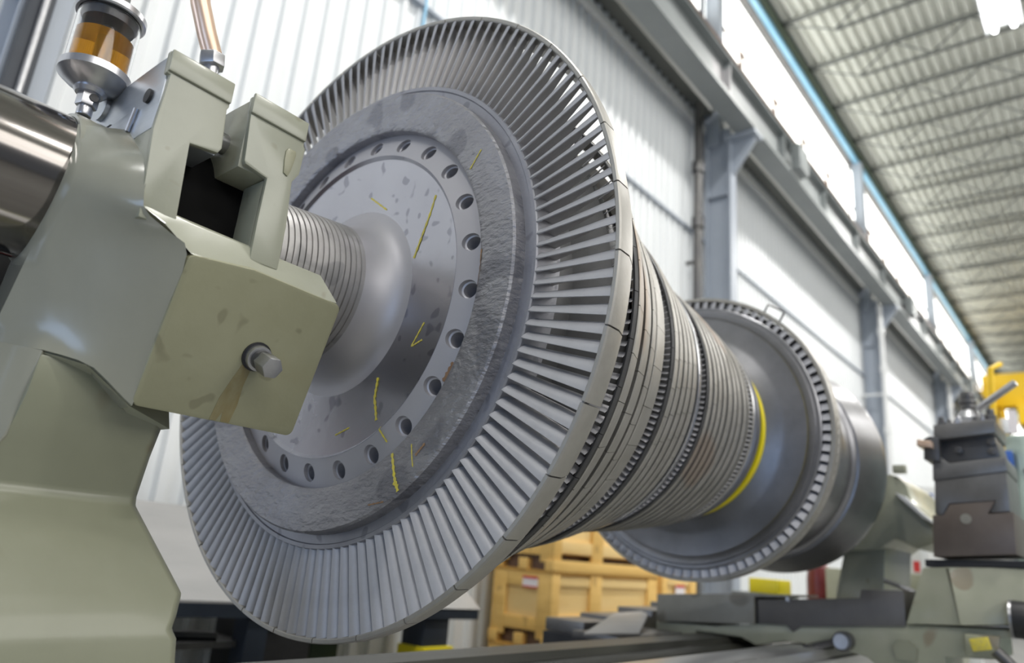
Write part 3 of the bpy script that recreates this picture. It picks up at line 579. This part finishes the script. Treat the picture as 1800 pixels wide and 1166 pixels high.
MB().tube([(X0-.02, 1.43, -.36), (X0-.05, 1.55, -.40), (X0-.12, 1.56, -.405)], .022, 8).build('wiper_arm', M['darkmetal'], kn)
# pale green pedestal of the top slide
MB().loft([(X0, 1.035, -.21), (X0, .75, -.185), (X0-.03, .76, -.185), (X0, .49, -.15), (5.5, .30, -.15), (5.5, 1.02, -.21)],
          [(X0+.02, .930, .105), (X0+.02, .82, .115), (X0+.02, .80, .118), (X0+.06, .42, .14), (5.45, .35, .14), (5.45, .93, .105)]).build('slide_pedestal', M['carriage'], K, bevel=.006)
MB().prx([(.92, .112), (.41, .145), (.41, .178), (.92, .152)], X0+.04, 5.45).build('swivel_plate', M['black'], K)
hw = MB().cyl((X0-.02, .33, -.13), (X0-.02, .52, -.125), .095, n=36).build('handwheel', M['black'], K, bevel=.012)
MB().cyl((X0-.02, .30, -.13), (X0-.02, .335, -.13), .05, n=24).build('hub', M['darkmetal'], hw, bevel=.005)
MB().cyl((X0-.02, .515, -.125), (X0-.02, .528, -.125), .098, n=36).build('dial', M['bolt'], hw)
o = MB().prx([(.615, -.285), (.70, -.305), (.715, -.245), (.63, -.225)], X0-.12, X0-.08).build('yellow_tag', M['chalk'], K, bevel=.004)
MB().cyl((X0-.10, .53, -.36), (X0-.10, .60, -.29), .03, n=12).build('clevis', M['darkmetal'], K)
# ------------------------------------------------------------------ tool post on the top slide
t = thing('tool_post', 'grey square tool post with a silver lever, on a brown slide at far right', 'tool post', (5.1, .67, .16))
MB().prx([(.868, .168), (.47, .205), (.462, .428), (.585, .415), (.545, .485), (.765, .462), (.80, .400), (.855, .402)], X0, 5.5).build('bottom_slide', M['brown'], t, bevel=.004)
MB().cyl((X0-.003, .690, .385), (X0+.01, .690, .385), .028, n=24).build('index_mark', M['slide'], t)
MB().prx([(.847, .408), (.807, .404), (.772, .470), (.542, .492), (.578, .424), (.48, .435), (.478, .655), (.835, .600)], X0+.03, 5.5).build('top_slide', M['toolsteel'], t, bevel=.004)
MB().prx([(.842, .60), (.47, .655), (.472, .735), (.75, .70), (.80, .745), (.832, .75)], X0+.02, 5.45).build('swivel_base', M['toolsteel'], t, bevel=.004)
MB().prx([(.795, .705), (.50, .74), (.52, .87), (.785, .84)], X0+.07, 5.4).build('core_block', M['darkmetal'], t, bevel=.004)
MB().prx([(.815, .835), (.505, .868), (.50, .948), (.812, .925)], X0, 5.4).build('top_plate', M['toolsteel'], t, bevel=.006)
MB().prx([(.872, .718), (.79, .706), (.785, .845), (.83, .855), (.862, .84)], X0-.03, 5.3).build('tool_holder', M['darkmetal'], t, bevel=.006)
MB().prx([(.892, .790), (.815, .778), (.815, .815), (.888, .828)], X0-.09, 5.2).build('cutting_tool', M['copper'], t, bevel=.003)
for y, z, hh, r, m in ((.777, .925, .055, .022, 'darkmetal'), (.735, .93, .035, .018, 'toolsteel'), (.690, .935, .045, .024, 'silver'), (.525, .94, .075, .030, 'darkmetal'), (.60, .94, .035, .022, 'darkmetal'), (.565, .945, .05, .018, 'bolt')):
    b_ = MB().cyl((X0+.06, y, z), (X0+.06, y, z+hh*.55), r, n=6).cyl((X0+.06, y, z+hh*.55), (X0+.06, y, z+hh), r*.7, n=14).build('clamp_screw', M[m], t, bevel=.002)
for y, z in ((.70, .80), (.535, .845), (.535, .79)): MB().cyl((X0+.04, y, z-.02), (X0+.08, y, z-.02), .022, n=16).build('side_screw', M['darkmetal'], t, bevel=.003)
MB().cyl((5.15, .655, .94), (5.15, .655, 1.00), .085, .080, n=32).cyl((5.15, .655, 1.00), (5.15, .655, 1.05), .075, .045, n=32).build('lever_hub', M['bolt'], t)
MB().cyl((5.15, .655, 1.05), (5.15, .655, 1.09), .040, n=24).cyl((5.15, .655, 1.09), (5.15, .655, 1.115), .047, n=24).cyl((5.15, .655, 1.115), (5.15, .655, 1.165), .040, n=24).build('lever_nut', M['darkmetal'], t, bevel=.004)
MB().cyl((5.12, .600, 1.055), (5.05, .392, 1.185), .021, n=20).build('lever', M['silver'], t, bevel=.004)

# ------------------------------------------------------------------ tailstock and things behind it
t = thing('tailstock', 'pale green tailstock casting behind the rotor coupling', 'tailstock', (6.6, 1.4, -.415))
MB().prx([(1.95, .45), (1.50, .66), (1.232, .735), (1.18, .72), (1.13, .665), (1.10, .55), (.975, .395), (.975, .29), (1.09, .235), (1.224, .30), (1.32, .222), (1.50, .20), (1.95, .2)], 5.65, 6.6).build('head', M['carriage'], t, bevel=.02)
MB().prx([(1.56, .25), (1.300, .25), (1.33, -.10), (1.30, -.40), (1.66, -.40), (1.64, -.10)], 5.7, 6.5).build('column', M['green'], t, bevel=.01)
MB().prx([(1.19, .60), (1.155, .555), (1.04, .44), (.98, .40), (.98, .42), (1.03, .465), (1.13, .575)], 5.58, 5.66).build('rib', M['white'], t, bevel=.003)
MB().tube([(5.62, 1.30, .02), (5.60, 1.10, -.045)], .016, 8).build('lock_lever', M['silver'], t)
MB().box(5.6, 5.66, 1.12, 1.20, .735, .79).build('cap', M['carriage'], t, bevel=.005)
t = thing('machine_cabinet', 'grey green machine cabinet standing behind the tailstock', 'cabinet', (8.2, 1.8, FZ))
MB().box(7.4, 9.0, 1.35, 2.22, FZ, .10).build('body', M['carriage'], t, bevel=.02)
MB().box(7.385, 7.4, 1.62, 1.72, -.10, -.08).build('handle', M['darkmetal'], t)
t = thing('boxed_gauge', 'white box with a red corner label on the grey green cabinet', 'box', (7.7, 1.65, .10))
MB().box(7.5, 7.8, 1.42, 1.70, .10, .46).build('case', M['white'], t, bevel=.012)
MB().box(7.494, 7.5, 1.44, 1.49, .12, .21).build('red_label', M['red'], t)
MB().box(7.494, 7.5, 1.62, 1.66, .12, .18).build('pink_label', M['label'], t)
t = thing('white_board', 'white board with blue tape standing behind the tool post', 'board', (9.5, 1.65, FZ))
MB().box(9.4, 9.5, 1.3, 2.2, FZ, 1.08).build('panel', M['white'], t, bevel=.01)
MB().box(9.385, 9.4, 1.62, 1.74, .93, 1.0).build('blue_tape', M['bluep'], t); MB().box(9.385, 9.4, 1.40, 1.56, .80, .95).build('blue_tape', M['bluep'], t)
tag(MB().rev([(FZ, 0), (FZ, .125), (-.02, .125), (.10, .11), (.16, .05), (.16, 0)], 32, 'z', (8.15, 2.50, 0)).build('gas_cylinder', M['redpaint']), 'dark red cylinder standing behind the bed under the rear coupling', 'cylinder')
t = thing('parts_stand', 'small grey stand behind the cross slide', 'stand', (6.95, 2.62, FZ))
MB().box(6.75, 7.2, 2.40, 2.85, -.20, -.17).build('shelf', M['beam'], t, bevel=.004)
for a, b in ((6.77, 2.42), (6.77, 2.80), (7.15, 2.42), (7.15, 2.80)): MB().box(a, a+.03, b, b+.03, FZ, -.2).build('leg', M['beam'], t)
tag(MB().prz([(6.78, 2.43), (7.1, 2.43), (7.1, 2.70), (6.78, 2.70)], -.168, -.045).build('parts_bin', M['yellow'], bevel=.01), 'small yellow bin on a grey stand behind the cross slide', 'bin')
t = thing('control_cabinet', 'pale teal control cabinet at the right edge behind the tool post', 'cabinet', (6.9, .25, FZ))
MB().box(6.5, 7.3, -.35, .62, FZ, 1.13).build('body', M['teal'], t, bevel=.015)
MB().box(6.47, 6.5, -.25, .55, -.2, 1.02).build('door', M['teal'], t, bevel=.008)
for z in (.86, .52, .40): MB().cyl((6.455, .50, z), (6.47, .50, z), .02, n=14).build('screw', M['darkmetal'], t)
MB().box(6.40, 6.5, .57, .68, .86, 1.0).build('blue_switch', M['bluep'], t, bevel=.01)
MB().cyl((6.44, .60, 1.13), (6.44, .60, 1.24), .035, n=16).build('white_beacon', M['white'], t, bevel=.006)
MB().box(6.42, 6.45, .52, .57, 1.13, 1.30).build('paper_tag', M['label'], t)
MB().tube([(6.40, .665, .90), (6.40, .655, 1.25), (6.40, .645, 1.62), (6.60, .60, 1.70)], .022, 10).build('yellow_handrail', M['crane_yellow'], t)

# ------------------------------------------------------------------ dark red headstock behind the journal
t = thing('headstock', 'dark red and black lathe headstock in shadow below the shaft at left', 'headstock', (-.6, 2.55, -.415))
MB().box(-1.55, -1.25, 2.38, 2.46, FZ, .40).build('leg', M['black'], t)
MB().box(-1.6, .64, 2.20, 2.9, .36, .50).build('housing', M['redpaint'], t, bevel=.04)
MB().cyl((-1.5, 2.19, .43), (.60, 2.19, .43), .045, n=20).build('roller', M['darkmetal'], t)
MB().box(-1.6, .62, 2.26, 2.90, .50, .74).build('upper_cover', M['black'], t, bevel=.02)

# ------------------------------------------------------------------ sloped workbench by the wall
t = thing('workbench', 'dark framed workbench with sloping grey sheet top along the wall', 'workbench', (2.8, 4.35, FZ))
zs = lambda x: -.012*(x-2.2)
MB().loft([(.95, 4.0, -.385+zs(.95)), (4.62, 4.0, -.43+zs(4.62)), (4.62, 4.72, .10+zs(4.62)), (.95, 4.72, .12+zs(.95))], [(.95, 4.0, -.372+zs(.95)), (4.62, 4.0, -.417+zs(4.62)), (4.62, 4.72, .113+zs(4.62)), (.95, 4.72, .133+zs(.95))]).build('sloping_top', M['benchtop'], t)
MB().loft([(.95, 4.0, -.452), (4.60, 4.0, -.52), (4.60, 4.06, -.52), (.95, 4.06, -.452)], [(.95, 4.0, -.376), (4.60, 4.0, -.447), (4.60, 4.06, -.447), (.95, 4.06, -.376)]).build('front_rail', M['navy'], t)
for a, b in ((.96, 1.1), (4.04, 4.30)): MB().box(a, b, 4.02, 4.24, FZ, -.47).build('leg', M['navy'], t, bevel=.004)
MB().box(2.60, 2.74, 4.02, 4.16, FZ, -.44).build('leg', M['navy'], t)
MB().box(2.74, 3.12, 4.10, 4.6, FZ, -.48).build('drawer_unit', M['black'], t, bevel=.006)
MB().box(1.1, 2.66, 4.10, 4.6, -.655, -.62).build('shelf', M['darkmetal'], t)
MB().box(4.02, 4.33, 3.98, 4.26, FZ, -.70).build('yellow_foot', M['yellow'], t, bevel=.01)
tag(MB().box(1.5, 2.12, 4.22, 4.55, -.619, -.50).build('toolbox', M['black'], bevel=.01), 'black toolbox on the shelf under the sloping bench', 'toolbox')
tag(MB().cyl((2.18, 4.3, -.598), (2.50, 4.16, -.598), .022, n=12).build('iron_bar', M['darkmetal']), 'dark round bar lying on the shelf under the sloping bench', 'bar')
tag(MB().box(3.28, 3.52, 4.3, 4.6, FZ, -.66).build('green_canister', mat('drab_green_paint', (.06, .09, .05), .6), bevel=.03), 'drab green canister on the floor under the bench', 'canister')

# ------------------------------------------------------------------ pine crates
def crate(x0, x1, y0, y1, z0, h, label, posts, lab=None):
    t = thing('wooden_crate', label, 'crate', ((x0+x1)/2, (y0+y1)/2, z0), 'pine shipping crates stacked by the wall')
    s = .10
    for y in (y0-.012, (y0+y1)/2-.05, y1-.09): MB().box(x0-.01, x1+.01, y, y+.10, z0, z0+s-.002).build('skid', M['wood'], t, bevel=.003)
    MB().box(x0+.03, x1-.03, y0+.035, y1-.035, z0+s+.05, z0+h-.02).build('plywood_box', M['woodp'], t)
    MB().box(x0+.06, x1-.06, y0+.12, y1-.10, z0+.005, z0+s+.05).build('gap_shade_block', M['rusty'], t)  # dark block added to stand for the shade in the fork gaps
    for y in (y0, y1-.032): 
        for a, b in posts: MB().box(a, b, y, y+.032, z0+s, z0+h-.025).build('post', M['wood'], t, bevel=.002)
        MB().box(x0+.12, x1-.12, y+.006, y+.034, z0+s+.06, z0+s+.17).build('rail', M['woodp'], t, bevel=.002)
        MB().box(x0+.12, x1-.12, y+.012, y+.034, z0+h-.13, z0+h-.05).build('rail', M['woodp'], t, bevel=.002)
    for x in (x0, x1-.03):
        for a in (y0+.034, y1-.154): MB().box(x, x+.03, a, a+.12, z0+s-.03, z0+h-.025).build('post', M['wood'], t, bevel=.002)
        MB().box(x+.003, x+.03, y0+.154, y1-.154, z0+h-.15, z0+h-.025).build('rail', M['wood'], t, bevel=.002)
        MB().box(x+.003, x+.03, y0+.154, y1-.154, z0+s+.03, z0+s+.14).build('rail', M['wood'], t, bevel=.002)
    MB().box(x0-.005, x1+.005, y0-.005, y1+.005, z0+h-.025, z0+h).build('lid', M['wood_dark'], t, bevel=.003)
    if lab:
        a, b, c, d = lab; q = MB().box(x0-.004, x0, a, b, c, d).build('paper_label', M['label'], t)
        MB().box(x0-.006, x0-.004, a, b, d-.022, d).build('red_band', M['red'], q); MB().box(x0-.006, x0-.004, a, b, c, c+.014).build('red_band', M['red'], q)
    return t
pA = [(5.56, 5.68), (6.19, 6.38), (7.30, 7.49)]
crate(5.56, 7.50, 4.0, 4.68, FZ, .72, 'lowest pine crate of the three stacked beside the bench', pA)
crate(5.56, 7.50, 4.0, 4.68, -.78, .65, 'pine crate with red and white paper label, middle of the tall stack', pA, (4.16, 4.33, -.29, -.19))
crate(5.56, 7.50, 4.0, 4.68, -.13, .72, 'topmost pine crate of the tall stack, half hidden behind the rotor', pA)
crate(7.62, 8.45, 4.0, 4.68, FZ, .72, 'lower pine crate of the short stack right of the tall stack', [(7.62, 7.74), (8.33, 8.45)])
t = crate(7.62, 8.45, 4.0, 4.68, -.78, .70, 'upper pine crate of the short stack beside the tall stack', [(7.62, 7.74), (8.30, 8.45)])
q = MB().box(7.92, 8.14, 3.994, 4.0, -.31, -.20).build('paper_label', M['label'], t); MB().box(7.92, 8.14, 3.991, 3.994, -.23, -.20).build('red_band', M['red'], q)
